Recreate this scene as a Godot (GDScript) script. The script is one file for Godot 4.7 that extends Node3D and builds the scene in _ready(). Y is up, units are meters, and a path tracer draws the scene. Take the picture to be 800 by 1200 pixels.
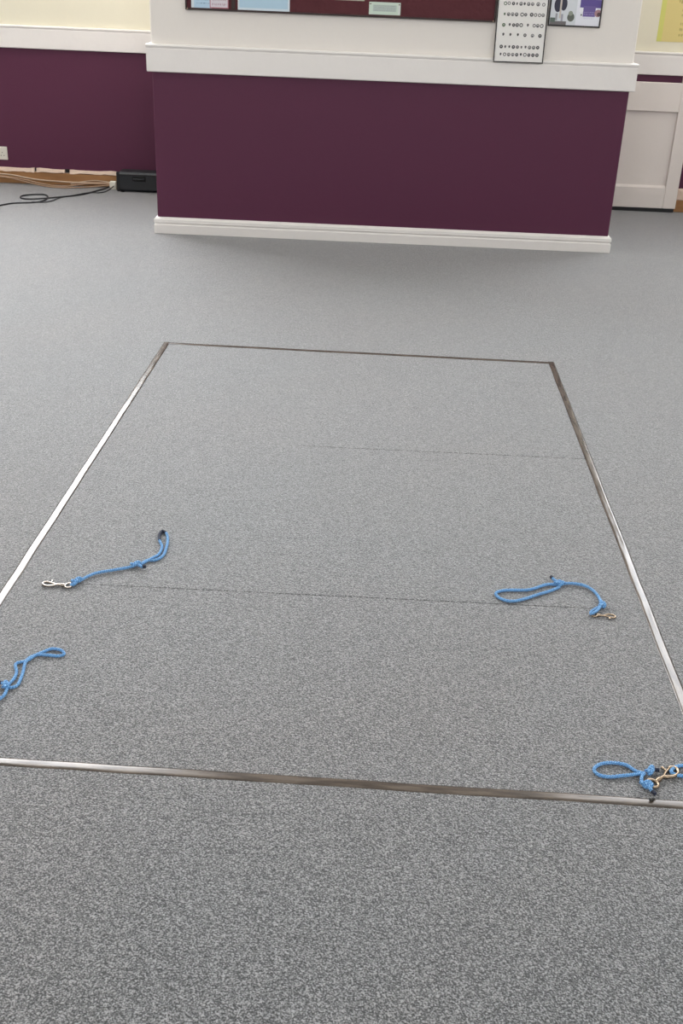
extends Node3D
# A hall corner: grey carpet with a taped box, rope dog leads, a purple and cream pier, alcove walls behind it.

const BACK := -8.35        # plane of the back wall
const PIER := -6.851       # front plane of the pier
const PIER_L := -1.331
const PIER_R := 1.517
const CEIL := 6.6
const LEFT := -6.6
const RIGHT := 5.4
const FRONT := 5.0
const RAIL_LOW := 0.955
const RAIL_TOP := 1.108

var M := {}
var rng := RandomNumberGenerator.new()
var used := {}


func _ready() -> void:
	rng.seed = 7
	# ---- camera, sky, daylight, exposure
	var cam := Camera3D.new()
	cam.name = "camera"
	cam.fov = 51.223
	cam.near = 0.05
	cam.far = 200.0
	cam.position = Vector3(0, 1.5, 0)
	cam.rotation = Vector3(-0.464, 0.0132, 0.0412)
	add_child(cam)
	cam.current = true
	var sky_mat := ProceduralSkyMaterial.new()
	sky_mat.sky_top_color = Color(0.89, 0.93, 1.0)
	sky_mat.sky_horizon_color = Color(0.975, 0.98, 1.0)
	sky_mat.ground_bottom_color = Color(0.36, 0.35, 0.33)
	sky_mat.ground_horizon_color = Color(0.55, 0.55, 0.54)
	sky_mat.sky_energy_multiplier = 1.0
	var sky := Sky.new()
	sky.sky_material = sky_mat
	var env := Environment.new()
	env.background_mode = Environment.BG_SKY
	env.sky = sky
	env.ambient_light_source = Environment.AMBIENT_SOURCE_DISABLED
	env.tonemap_mode = Environment.TONE_MAPPER_LINEAR
	env.tonemap_exposure = EXPOSURE
	env.sdfgi_enabled = true
	env.ssao_enabled = true
	env.ssil_enabled = true
	var we := WorldEnvironment.new()
	we.name = "world"
	we.environment = env
	add_child(we)
	make_materials()
	build_shell()
	build_tape()
	build_trim()
	build_wall_things()
	build_floor_things()
	build_leads()


const EXPOSURE := 1.25


# ------------------------------------------------------------------ naming
func numbered(called: String) -> String:
	if not used.has(called):
		used[called] = 0
		return called
	used[called] += 1
	return "%s_%03d" % [called, used[called]]


func tag(o: Node, label: String, category: String, group := "") -> void:
	o.set_meta("label", label)
	o.set_meta("category", category)
	if group:
		o.set_meta("group", group)


func thing(called: String, label: String, category: String, at := Vector3.ZERO, group := "") -> Node3D:
	var o := Node3D.new()
	o.name = numbered(called)
	o.position = at
	add_child(o)
	tag(o, label, category, group)
	return o


func structure(called: String) -> Node3D:
	var o := Node3D.new()
	o.name = called
	o.set_meta("kind", "structure")
	add_child(o)
	return o


func commit(called: String, st: SurfaceTool, m: Material, parent: Node = self, at := Vector3.ZERO) -> MeshInstance3D:
	var o := MeshInstance3D.new()
	o.mesh = st.commit()
	o.material_override = m
	o.position = at
	if parent == self:
		o.name = numbered(called)
	else:
		o.name = called
	parent.add_child(o, true)
	return o


func struct(called: String, st: SurfaceTool, m: Material) -> MeshInstance3D:
	var o := commit(called, st, m)
	o.set_meta("kind", "structure")
	return o


# ------------------------------------------------------------------ shapes
func begin() -> SurfaceTool:
	var st := SurfaceTool.new()
	st.begin(Mesh.PRIMITIVE_TRIANGLES)
	return st


func tri(st: SurfaceTool, a: Vector3, b: Vector3, c: Vector3, n: Vector3, ua := Vector2.ZERO, ub := Vector2.ZERO, uc := Vector2.ZERO) -> void:
	var swap := (b - a).cross(c - a).dot(n) > 0.0   # front faces run clockwise
	var vs := [a, c, b] if swap else [a, b, c]
	var us := [ua, uc, ub] if swap else [ua, ub, uc]
	for i in 3:
		st.set_normal(n)
		st.set_uv(us[i])
		st.add_vertex(vs[i])


func quad(st: SurfaceTool, a: Vector3, b: Vector3, c: Vector3, d: Vector3, n: Vector3, uv := [Vector2(0, 0), Vector2(1, 0), Vector2(1, 1), Vector2(0, 1)]) -> void:
	tri(st, a, b, c, n, uv[0], uv[1], uv[2])
	tri(st, a, c, d, n, uv[0], uv[2], uv[3])


func add_box(st: SurfaceTool, c: Vector3, s: Vector3, bev := 0.0, xf := Transform3D()) -> void:
	var h := s / 2.0
	bev = minf(bev, minf(h.x, minf(h.y, h.z)) * 0.9)
	for ax in 3:
		var u := (ax + 1) % 3
		var v := (ax + 2) % 3
		for sg in [-1.0, 1.0]:
			var n := Vector3.ZERO
			n[ax] = sg
			var p := []
			for k in [[-1, -1], [1, -1], [1, 1], [-1, 1]]:
				var q := Vector3.ZERO
				q[ax] = sg * h[ax]
				q[u] = k[0] * (h[u] - bev)
				q[v] = k[1] * (h[v] - bev)
				p.append(xf * (c + q))
			var uv := []
			for k in [[-1, -1], [1, -1], [1, 1], [-1, 1]]:
				uv.append(Vector2(k[0] * h[u], k[1] * h[v]))
			quad(st, p[0], p[1], p[2], p[3], xf.basis * n, uv)
	if bev <= 0.0:
		return
	for ax in 3:                                    # edges along each axis
		var u := (ax + 1) % 3
		var v := (ax + 2) % 3
		for su in [-1.0, 1.0]:
			for sv in [-1.0, 1.0]:
				var n := Vector3.ZERO
				n[u] = su
				n[v] = sv
				var p := []
				for k in [[-1, 0], [1, 0], [1, 1], [-1, 1]]:
					var q := Vector3.ZERO
					q[ax] = k[0] * (h[ax] - bev)
					q[u] = su * (h[u] - (0.0 if k[1] == 0 else bev))
					q[v] = sv * (h[v] - (bev if k[1] == 0 else 0.0))
					p.append(xf * (c + q))
				quad(st, p[0], p[1], p[2], p[3], (xf.basis * n).normalized())
	for sx in [-1.0, 1.0]:
		for sy in [-1.0, 1.0]:
			for sz in [-1.0, 1.0]:
				var g := Vector3(sx * h.x, sy * h.y, sz * h.z)
				var i := g - Vector3(sx, sy, sz) * bev
				tri(st, xf * (c + Vector3(g.x, i.y, i.z)), xf * (c + Vector3(i.x, g.y, i.z)), xf * (c + Vector3(i.x, i.y, g.z)), (xf.basis * Vector3(sx, sy, sz)).normalized())


func box_part(called: String, c: Vector3, s: Vector3, bev: float, m: Material, parent: Node, xf := Transform3D()) -> MeshInstance3D:
	var st := begin()
	add_box(st, c, s, bev, xf)
	return commit(called, st, m, parent)


# a tube with smooth normals along a path; radius may be a float or an array
func add_tube(st: SurfaceTool, pts: Array, radius, sides := 8, closed := false) -> void:
	var n := pts.size()
	var rings := []
	var norms := []
	var up := Vector3(0.123, 1, 0.077)
	var dist := 0.0
	var ds := []
	for i in n:
		var a: Vector3 = pts[(i - 1 + n) % n] if closed else pts[maxi(i - 1, 0)]
		var b: Vector3 = pts[(i + 1) % n] if closed else pts[mini(i + 1, n - 1)]
		var t := (b - a).normalized()
		var s := t.cross(up)
		if s.length() < 0.05:
			s = t.cross(Vector3.RIGHT)
		s = s.normalized()
		var w := s.cross(t).normalized()
		up = w
		var ring := []
		var nr := []
		var r: float = radius[i] if radius is Array else radius
		for k in sides:
			var f := TAU * k / sides
			var d := s * cos(f) + w * sin(f)
			nr.append(d)
			ring.append(pts[i] + d * r)
		rings.append(ring)
		norms.append(nr)
		if i > 0:
			dist += (pts[i] - pts[i - 1]).length()
		ds.append(dist)
	for i in (n if closed else n - 1):
		var j := (i + 1) % n
		var shift := 0
		if closed and j == 0:                       # meet the first ring where it lies nearest
			var best := INF
			for k in sides:
				var dd: float = rings[i][0].distance_to(rings[0][k])
				if dd < best:
					best = dd
					shift = k
		for k in sides:
			var l := (k + 1) % sides
			var ids := [[i, k], [j, (k + shift) % sides], [j, (l + shift) % sides], [i, l]]
			for tr in [[0, 1, 2], [0, 2, 3]]:
				var a: Vector3 = rings[ids[tr[0]][0]][ids[tr[0]][1]]
				var b: Vector3 = rings[ids[tr[1]][0]][ids[tr[1]][1]]
				var c: Vector3 = rings[ids[tr[2]][0]][ids[tr[2]][1]]
				var out: Vector3 = norms[i][k] + norms[i][l]
				var order: Array = tr if (b - a).cross(c - a).dot(out) <= 0.0 else [tr[0], tr[2], tr[1]]
				for o in order:
					st.set_normal(norms[ids[o][0]][ids[o][1]])
					st.set_uv(Vector2(float(ids[o][1]) / sides, ds[ids[o][0]] * 20.0))
					st.add_vertex(rings[ids[o][0]][ids[o][1]])
	if not closed:
		for e in [0, n - 1]:
			var cap: Vector3 = (pts[0] - pts[1] if e == 0 else pts[n - 1] - pts[n - 2]).normalized()
			for k in range(1, sides - 1):
				tri(st, rings[e][0], rings[e][k], rings[e][k + 1], cap)


# smooth curve through points, resampled at an even step
func smooth(pts: Array, step: float, closed := false) -> Array:
	var c := Curve3D.new()
	c.bake_interval = step
	var n := pts.size()
	for i in (n + 1 if closed else n):
		var p: Vector3 = pts[i % n]
		var a: Vector3 = pts[(i - 1 + n) % n] if closed else pts[maxi(i - 1, 0)]
		var b: Vector3 = pts[(i + 1) % n] if closed else pts[mini(i + 1, n - 1)]
		var t := (b - a) / 6.0
		var la := p.distance_to(a)
		var lb := p.distance_to(b)
		var k := 2.0 / maxf(la + lb, 1e-6)
		c.add_point(p, -t * la * k, t * lb * k)
	var length := c.get_baked_length()
	var m := maxi(3, int(ceil(length / step)))
	var res := []
	for i in (m if closed else m + 1):
		res.append(c.sample_baked(length * i / m, true))
	return res


# profile of (out, height) points swept along a level path of (x, z) points; walls lie to the left of the travel direction
func sweep_profile(st: SurfaceTool, prof: Array, path: Array) -> void:
	var n := path.size()
	var at := []
	for i in n:
		var din: Vector2 = (path[i] - path[i - 1]).normalized() if i > 0 else (path[1] - path[0]).normalized()
		var dout: Vector2 = (path[i + 1] - path[i]).normalized() if i < n - 1 else din
		var n1 := Vector2(-din.y, din.x)
		var n2 := Vector2(-dout.y, dout.x)
		var mit := (n1 + n2) / (1.0 + n1.dot(n2))
		var row := []
		for p in prof:
			var q: Vector2 = path[i] + mit * p.x
			row.append(Vector3(q.x, p.y, q.y))
		at.append(row)
	for i in n - 1:
		var d: Vector2 = (path[i + 1] - path[i]).normalized()
		var nn := Vector2(-d.y, d.x)
		for k in prof.size() - 1:
			var e: Vector2 = prof[k + 1] - prof[k]
			var w := Vector2(e.y, -e.x).normalized()
			quad(st, at[i][k], at[i + 1][k], at[i + 1][k + 1], at[i][k + 1], Vector3(nn.x * w.x, w.y, nn.y * w.x))
	for e in [0, n - 1]:
		var d: Vector2 = (path[0] - path[1] if e == 0 else path[n - 1] - path[n - 2]).normalized()
		for k in range(1, prof.size() - 1):
			tri(st, at[e][0], at[e][k], at[e][k + 1], Vector3(d.x, 0, d.y))


# ------------------------------------------------------------------ materials
func plain(c: Color, rough := 0.8, metal := 0.0, spec := 0.5) -> StandardMaterial3D:
	var m := StandardMaterial3D.new()
	m.albedo_color = c
	m.roughness = rough
	m.metallic = metal
	m.metallic_specular = spec
	return m


func noise_normal(freq: float, strength: float, s := 3) -> NoiseTexture2D:
	var f := FastNoiseLite.new()
	f.seed = s
	f.frequency = freq
	f.fractal_octaves = 4
	var t := NoiseTexture2D.new()
	t.width = 512
	t.height = 512
	t.seamless = true
	t.as_normal_map = true
	t.bump_strength = strength
	t.noise = f
	return t


func painted(c: Color, rough: float, n := 0.08) -> StandardMaterial3D:
	var m := plain(c, rough)
	m.normal_enabled = true
	m.normal_texture = M.plaster
	m.normal_scale = n
	m.uv1_triplanar = true
	m.uv1_world_triplanar = true
	m.uv1_scale = Vector3(0.8, 0.8, 0.8)
	return m


func make_materials() -> void:
	M.plaster = noise_normal(0.03, 3.0)
	M.cream = painted(Color(0.91, 0.885, 0.855), 0.75)
	M.alcove_cream = painted(Color(0.89, 0.865, 0.78), 0.75)
	M.purple = painted(Color(0.34, 0.165, 0.255), 0.5)
	M.purple.metallic_specular = 0.35
	M.white = painted(Color(0.915, 0.895, 0.875), 0.4, 0.1)
	M.door = painted(Color(0.90, 0.865, 0.835), 0.5, 0.1)
	M.ceiling = painted(Color(0.9, 0.9, 0.88), 0.9)
	M.glass = plain(Color(1, 1, 1, 0.06), 0.0)
	M.glass.transparency = BaseMaterial3D.TRANSPARENCY_ALPHA
	M.dark = plain(Color(0.06, 0.06, 0.06), 0.8)
	M.black = plain(Color(0.10, 0.11, 0.125), 0.55)
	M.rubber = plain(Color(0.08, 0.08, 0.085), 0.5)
	M.tan = plain(Color(0.62, 0.50, 0.40), 0.6)
	M.pale = plain(Color(0.74, 0.65, 0.56), 0.6)
	M.plastic = plain(Color(0.87, 0.85, 0.80), 0.4)
	M.raw_plaster = painted(Color(0.84, 0.75, 0.68), 0.95, 0.8)
	M.wood = plain(Color.WHITE, 0.7)
	M.wood.albedo_texture = wood_picture()
	M.frame = plain(Color(0.13, 0.11, 0.11), 0.5)
	M.felt = painted(Color(0.34, 0.17, 0.19), 1.0, 0.8)
	M.felt.rim_enabled = true
	M.felt.rim = 0.3
	M.board_frame = plain(Color(0.17, 0.09, 0.08), 0.5)
	M.nickel = plain(Color(0.60, 0.565, 0.53), 0.22, 1.0)
	M.brass = plain(Color(0.60, 0.53, 0.45), 0.25, 1.0)
	M.rope = plain(Color.WHITE, 0.8)
	M.rope.albedo_texture = rope_picture(Color(0.28, 0.56, 0.80), Color(0.74, 0.86, 0.95), Color(0.09, 0.24, 0.44))
	M.rope.rim_enabled = true
	M.rope.rim = 0.3
	M.navy = plain(Color.WHITE, 0.8)
	M.navy.albedo_texture = rope_picture(Color(0.10, 0.12, 0.19), Color(0.17, 0.22, 0.32), Color(0.06, 0.06, 0.09))
	M.tape = plain(Color(0.38, 0.345, 0.315), 0.2, 0.12, 0.37)
	M.tape.albedo_texture = tape_picture()
	M.carpet = plain(Color.WHITE, 0.8, 0.0, 0.55)
	var grain := carpet_picture()
	M.carpet.albedo_texture = grain[0]
	M.carpet.heightmap_enabled = true
	M.carpet.heightmap_texture = grain[1]
	M.carpet.heightmap_scale = 0.16
	M.carpet.rim_enabled = true
	M.carpet.rim = 1.0
	M.carpet.rim_tint = 0.3
	M.carpet.uv1_scale = Vector3(0.85, 0.85, 1)
	M.carpet.vertex_color_use_as_albedo = true


func picture(size: Vector2i, at: Callable) -> ImageTexture:
	var im := Image.create(size.x, size.y, false, Image.FORMAT_RGB8)
	for y in size.y:
		for x in size.x:
			im.set_pixel(x, y, at.call(x, y))
	return ImageTexture.create_from_image(im)


# looped pile: dark and light yarn ends about 3 mm across, on a 2 m repeat
func carpet_picture() -> Array:
	var n := 1024
	var v := PackedFloat32Array()
	v.resize(n * n)
	for i in n * n:
		v[i] = rng.randf()
	var colour := PackedByteArray()
	colour.resize(n * n * 3)
	var height := PackedByteArray()
	height.resize(n * n)
	for y in n:
		var up := ((y + n - 1) % n) * n
		var here := y * n
		var down := ((y + 1) % n) * n
		for x in n:
			var r := (x + 1) % n
			var l := (x + n - 1) % n
			var g := 0.34 * v[here + x] + 0.2 * (v[here + r] + v[up + x]) + 0.13 * (v[down + x] + v[here + l])
			g = clampf(0.5 + (g - 0.5) * 2.3, 0.0, 1.0)
			var warm := (v[up + l] - 0.5) * 0.03
			var b := 0.17 + 0.74 * g
			colour[(here + x) * 3] = int(255.0 * clampf(b + warm, 0, 1))
			colour[(here + x) * 3 + 1] = int(255.0 * clampf(b, 0, 1))
			colour[(here + x) * 3 + 2] = int(255.0 * clampf(b - warm * 0.5 - 0.006, 0, 1))
			height[here + x] = int(255.0 * g)
	return [ImageTexture.create_from_image(Image.create_from_data(n, n, false, Image.FORMAT_RGB8, colour)), ImageTexture.create_from_image(Image.create_from_data(n, n, false, Image.FORMAT_L8, height))]


func rope_picture(mid: Color, light: Color, dark: Color) -> ImageTexture:
	return picture(Vector2i(32, 64), func(x, y):
		var k := rng.randf()
		var c := mid.lerp(light, k) if (x / 4 + y / 4) % 2 else mid.lerp(dark, k)
		return c)


func wood_picture() -> ImageTexture:
	var f := FastNoiseLite.new()
	f.seed = 11
	f.frequency = 0.02
	return picture(Vector2i(256, 64), func(x, y):
		var g := f.get_noise_2d(x * 0.25, y * 4.0) * 0.5 + 0.5
		return Color(0.50, 0.34, 0.20).lerp(Color(0.74, 0.56, 0.36), g))


# old silver tape: smears and scuffs, longer along the strip
func tape_picture() -> ImageTexture:
	var f := FastNoiseLite.new()
	f.seed = 5
	f.frequency = 0.03
	return picture(Vector2i(512, 32), func(x, y):
		var g := f.get_noise_2d(x * 0.8, y * 1.5) * 0.5 + 0.5
		var s := 0.55 + 0.65 * g + (rng.randf() - 0.5) * 0.08
		return Color(s, s * 0.985, s * 0.97).clamp())


# ------------------------------------------------------------------ shell
func build_shell() -> void:
	build_floor()
	build_ceiling()
	# windows: [wall, from, to, sill, head]
	back_and_side_walls()
	build_pier()


func floor_strip(parent: Node, z0: float, z1: float, gap0: Callable, gap1: Callable) -> void:
	var st := begin()
	var blot := FastNoiseLite.new()
	blot.seed = 21
	blot.frequency = 0.9
	var xs := []
	var x := LEFT
	while x < RIGHT - 0.001:
		xs.append(x)
		x += 0.1
	xs.append(RIGHT)
	var rows := maxi(1, int(ceil((z0 - z1) / 0.12)))
	var th := 0.012
	var put := func(p: Vector3, n: Vector3):
		var w := blot.get_noise_2d(p.x, p.z)
		st.set_color(Color(0.905 + 0.045 * w, 0.885, 0.895 - 0.02 * w) * 0.37)
		st.set_normal(n)
		st.set_uv(Vector2(p.x, p.z))
		st.add_vertex(p)
	for i in xs.size() - 1:
		var xa: float = xs[i]
		var xb: float = xs[i + 1]
		for k in rows:
			var q := []
			for c in [[xa, k], [xb, k], [xb, k + 1], [xa, k + 1]]:
				var za: float = z0 - gap0.call(c[0])
				var zb: float = z1 + gap1.call(c[0])
				q.append(Vector3(c[0], 0.0, lerpf(za, zb, float(c[1]) / rows)))
			for o in [0, 2, 1, 0, 3, 2]:
				put.call(q[o], Vector3.UP)
		var f0 := Vector3(xa, 0, z0 - gap0.call(xa))
		var f1 := Vector3(xb, 0, z0 - gap0.call(xb))
		var dn := Vector3(0, -th, 0)
		for o in [f0, f1, f1 + dn, f0, f1 + dn, f0 + dn]:
			put.call(o, Vector3.BACK)
		var g0 := Vector3(xa, 0, z1 + gap1.call(xa))
		var g1 := Vector3(xb, 0, z1 + gap1.call(xb))
		for o in [g0, g1 + dn, g1, g0, g0 + dn, g1 + dn]:
			put.call(o, Vector3.FORWARD)
	commit("carpet_strip", st, M.carpet, parent)


func build_floor() -> void:
	var fl := structure("floor")
	box_part("subfloor", Vector3((LEFT + RIGHT) / 2, -0.112, (BACK + FRONT) / 2), Vector3(RIGHT - LEFT + 0.6, 0.2, FRONT - BACK + 0.6), 0.0, M.dark, fl)
	var none := func(_x): return 0.0
	var near_seam := func(x): return 0.0013 * smoothstep(-1.0, -0.45, x) * (1.0 - smoothstep(0.55, 0.85, x)) + 0.0002
	var far_seam := func(x): return 0.0013 * smoothstep(-0.4, 0.1, x) * (1.0 - smoothstep(0.78, 0.95, x)) + 0.0002
	floor_strip(fl, FRONT, -2.487, none, near_seam)
	floor_strip(fl, -2.487, -3.51, near_seam, far_seam)
	floor_strip(fl, -3.51, BACK, far_seam, none)


func build_ceiling() -> void:
	var st := begin()
	add_box(st, Vector3((LEFT + RIGHT) / 2, CEIL + 0.1, (BACK + FRONT) / 2), Vector3(RIGHT - LEFT + 0.6, 0.2, FRONT - BACK + 0.6))
	struct("ceiling", st, M.ceiling)


# a wall as boxes round its openings. axis 0: runs along x at depth "at", axis 2: runs along z; inner side towards "inner"
func wall(called: String, axis: int, at: float, inner: float, a: float, b: float, holes: Array, low: float, upper: Material) -> void:
	var w := structure(called)
	var th := 0.3
	var cover := func(st: SurfaceTool, u0: float, u1: float, y0: float, y1: float):
		if u1 - u0 < 0.001 or y1 - y0 < 0.001:
			return
		var c := Vector3.ZERO
		var s := Vector3.ZERO
		var other := 2 - axis
		c[axis] = (u0 + u1) / 2
		s[axis] = u1 - u0
		c.y = (y0 + y1) / 2
		s.y = y1 - y0
		c[other] = at - inner * th / 2
		s[other] = th
		add_box(st, c, s)
	var lo := begin()
	cover.call(lo, a, b, low, 1.03)
	commit("painted_dado", lo, M.purple, w)
	if low > 0.0:
		var base := begin()
		cover.call(base, a, b, 0.0, low)
		commit("bare_base", base, M.raw_plaster, w)
	var up := begin()
	var u := a
	for h in holes:
		cover.call(up, u, h[0], 1.03, CEIL)
		cover.call(up, h[0], h[1], 1.03, h[2])
		cover.call(up, h[0], h[1], h[3], CEIL)
		u = h[1]
	cover.call(up, u, b, 1.03, CEIL)
	commit("plaster", up, upper, w)


var window_count := 0


func window(axis: int, at: float, inner: float, h: Array, cols: int, rows: int) -> void:
	window_count += 1
	var w := structure("window_%d" % window_count)
	var other := 2 - axis
	var depth := at - inner * 0.16
	var make := func(called: String, u0: float, u1: float, y0: float, y1: float, t: float, m: Material):
		var c := Vector3.ZERO
		var s := Vector3.ZERO
		c[axis] = (u0 + u1) / 2
		s[axis] = u1 - u0
		c.y = (y0 + y1) / 2
		s.y = y1 - y0
		c[other] = depth
		s[other] = t
		box_part(called, c, s, 0.004 if t > 0.02 else 0.0, m, w)
	var f := 0.07
	make.call("frame", h[0], h[0] + f, h[2], h[3], 0.09, M.white)
	make.call("frame", h[1] - f, h[1], h[2], h[3], 0.09, M.white)
	make.call("frame", h[0] + f, h[1] - f, h[2], h[2] + f, 0.09, M.white)
	make.call("frame", h[0] + f, h[1] - f, h[3] - f, h[3], 0.09, M.white)
	var cw: float = (h[1] - h[0] - 2 * f) / cols
	var rh: float = (h[3] - h[2] - 2 * f) / rows
	for i in range(1, cols):
		var u: float = h[0] + f + cw * i
		make.call("mullion", u - 0.02, u + 0.02, h[2] + f, h[3] - f, 0.05, M.white)
	for k in range(1, rows):
		var y: float = h[2] + f + rh * k
		make.call("glazing_bar", h[0] + f, h[1] - f, y - 0.015, y + 0.015, 0.04, M.white)
	for i in cols:
		for k in rows:
			var u: float = h[0] + f + cw * i
			var y: float = h[2] + f + rh * k
			make.call("pane", u, u + cw, y, y + rh, 0.006, M.glass)
	# the daylight that comes through this window
	var l := AreaLight3D.new()
	l.name = "daylight"
	l.area_size = Vector2(h[1] - h[0] - 0.1, h[3] - h[2] - 0.1)
	l.light_color = h[5] if h.size() > 5 else Color(0.95, 0.965, 0.985)
	l.light_energy = h[4]
	l.area_normalize_energy = false
	l.shadow_enabled = true
	l.area_range = 30.0
	l.area_attenuation = 2.0
	var p := Vector3.ZERO
	p[axis] = (h[0] + h[1]) / 2
	p.y = (h[2] + h[3]) / 2
	p[other] = at - inner * 0.09
	l.position = p
	w.add_child(l)
	var to := Vector3.ZERO
	to[other] = inner
	l.look_at_from_position(p, p + to)


func back_and_side_walls() -> void:
	var E := 1.0
	var left_light := [-4.3, -1.62, 1.75, 6.1, 4.75 * E]
	var right_light := [2.2, 4.4, 1.8, 6.1, 2.9 * E]
	wall("wall_back", 0, BACK, 1.0, LEFT - 0.3, RIGHT + 0.3, [left_light, right_light], 0.115, M.alcove_cream)
	window(0, BACK, 1.0, left_light, 3, 5)
	window(0, BACK, 1.0, right_light, 2, 5)
	var warm := Color(1.0, 0.95, 0.89)      # added fill light through unseen side windows, tinted warm left, cool right
	var cool := Color(0.88, 0.95, 1.0)
	var west := [[-1.0, 0.6, 1.9, 5.6, 0.34 * E, warm], [2.0, 3.6, 1.9, 5.6, 0.34 * E, warm]]
	var east := [[-1.0, 0.6, 1.9, 5.6, 0.8 * E, cool], [2.0, 3.6, 1.9, 5.6, 0.8 * E, cool]]
	wall("wall_left", 2, LEFT, 1.0, BACK, FRONT, west, 0.0, M.cream)
	wall("wall_right", 2, RIGHT, -1.0, BACK, FRONT, east, 0.0, M.cream)
	for h in west:
		window(2, LEFT, 1.0, h, 2, 4)
	for h in east:
		window(2, RIGHT, -1.0, h, 2, 4)
	var front := [[-3.4, -1.6, 1.9, 5.8, 1.25 * E], [1.2, 3.0, 1.9, 5.8, 1.25 * E]]
	wall("wall_front", 0, FRONT, -1.0, LEFT - 0.3, RIGHT + 0.3, front, 0.0, M.cream)
	for h in front:
		window(0, FRONT, -1.0, h, 2, 4)


func build_pier() -> void:
	var w := structure("wall_centre")
	var c := (PIER_L + PIER_R) / 2
	var zc := (PIER + BACK) / 2
	var s := Vector2(PIER_R - PIER_L, PIER - BACK)
	box_part("painted_dado", Vector3(c, 0.515, zc), Vector3(s.x, 1.03, s.y), 0.006, M.purple, w)
	box_part("plaster", Vector3(c, (1.03 + CEIL) / 2, zc), Vector3(s.x, CEIL - 1.03, s.y), 0.006, M.cream, w)


func build_trim() -> void:
	var y0 := RAIL_LOW
	var y1 := RAIL_TOP
	var rail := [Vector2(0, y0), Vector2(0.022, y0), Vector2(0.026, y0 + 0.004), Vector2(0.026, y1 - 0.026), Vector2(0.024, y1 - 0.022), Vector2(0.026, y1 - 0.018), Vector2(0.030, y1 - 0.010), Vector2(0.028, y1 - 0.003), Vector2(0.022, y1), Vector2(0, y1)]
	var st := begin()
	var round_pier := [Vector2(PIER_L, BACK), Vector2(PIER_L, PIER), Vector2(PIER_R, PIER), Vector2(PIER_R, BACK)]
	sweep_profile(st, rail, round_pier)
	struct("trim_1", st, M.white)
	st = begin()
	sweep_profile(st, rail, [Vector2(LEFT, BACK), Vector2(PIER_L - 0.03, BACK)])
	struct("trim_2", st, M.white)
	st = begin()
	sweep_profile(st, rail, [Vector2(PIER_R + 0.03, BACK), Vector2(RIGHT, BACK)])
	struct("trim_3", st, M.white)
	var skirt := [Vector2(0, 0.001), Vector2(0.020, 0.001), Vector2(0.021, 0.054), Vector2(0.017, 0.058), Vector2(0.0145, 0.062), Vector2(0.017, 0.066), Vector2(0.021, 0.070), Vector2(0.020, 0.088), Vector2(0.012, 0.098), Vector2(0.006, 0.101), Vector2(0, 0.101)]
	st = begin()
	sweep_profile(st, skirt, round_pier)
	struct("baseboard_centre", st, M.white)


# ------------------------------------------------------------------ taped rectangle
func tape_strip(label: String, a: Vector2, b: Vector2, inward: Vector2, lift: float, seed_: int) -> void:
	var n := FastNoiseLite.new()
	n.seed = seed_
	n.frequency = 5.0
	n.fractal_octaves = 2
	var wide := 0.0255
	var length := a.distance_to(b)
	var steps := int(length / 0.012)
	var across := 6
	var st := begin()
	var rows := []
	for i in steps + 1:
		var t := float(i) / steps
		var c := a.lerp(b, t) + inward * 0.0015 * n.get_noise_1d(t * length * 0.6 + 90.0)
		var row := []
		for k in across + 1:
			var s := float(k) / across
			var p := c + inward * wide * s
			var edge := 1.0 - pow(absf(2.0 * s - 1.0), 5.0)
			var bump := 0.5 + 0.9 * n.get_noise_2d(t * length, s * 0.1)
			var crease := 0.0006 * (1.0 - smoothstep(0.0, 0.25, absf(s - 0.2))) * clampf(n.get_noise_1d(t * length * 0.5 + 30.0) * 3.0, 0.0, 1.0)
			row.append([Vector3(p.x, 0.0004 + lift + edge * (0.0006 + 0.0005 * clampf(bump, 0.0, 1.2)) + crease, p.y), Vector2(t * length * 0.6, s)])
		row.insert(0, [Vector3(row[0][0].x, -0.001, row[0][0].z), Vector2(t * length * 0.6, 0)])
		row.append([Vector3(row[-1][0].x, -0.001, row[-1][0].z), Vector2(t * length * 0.6, 1)])
		rows.append(row)
	for i in steps:
		for k in across + 2:
			var q := [rows[i][k], rows[i + 1][k], rows[i + 1][k + 1], rows[i][k + 1]]
			var up: Vector3 = (q[1][0] - q[0][0]).cross(q[3][0] - q[0][0])
			var flat := up.y
			if k == 0 or k == across + 1:
				var side := Vector3(inward.x, 0, inward.y) * (-1.0 if k == 0 else 1.0)
				flat = up.dot(side)
			var order := [0, 1, 2, 0, 2, 3] if flat < 0.0 else [0, 2, 1, 0, 3, 2]
			for o in order:
				st.set_uv(q[o][1])
				st.add_vertex(q[o][0])
	st.generate_normals()
	var o := commit("floor_tape", st, M.tape)
	tag(o, label, "floor tape", "worn silver tape strips marking a rectangle on the carpet")


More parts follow.
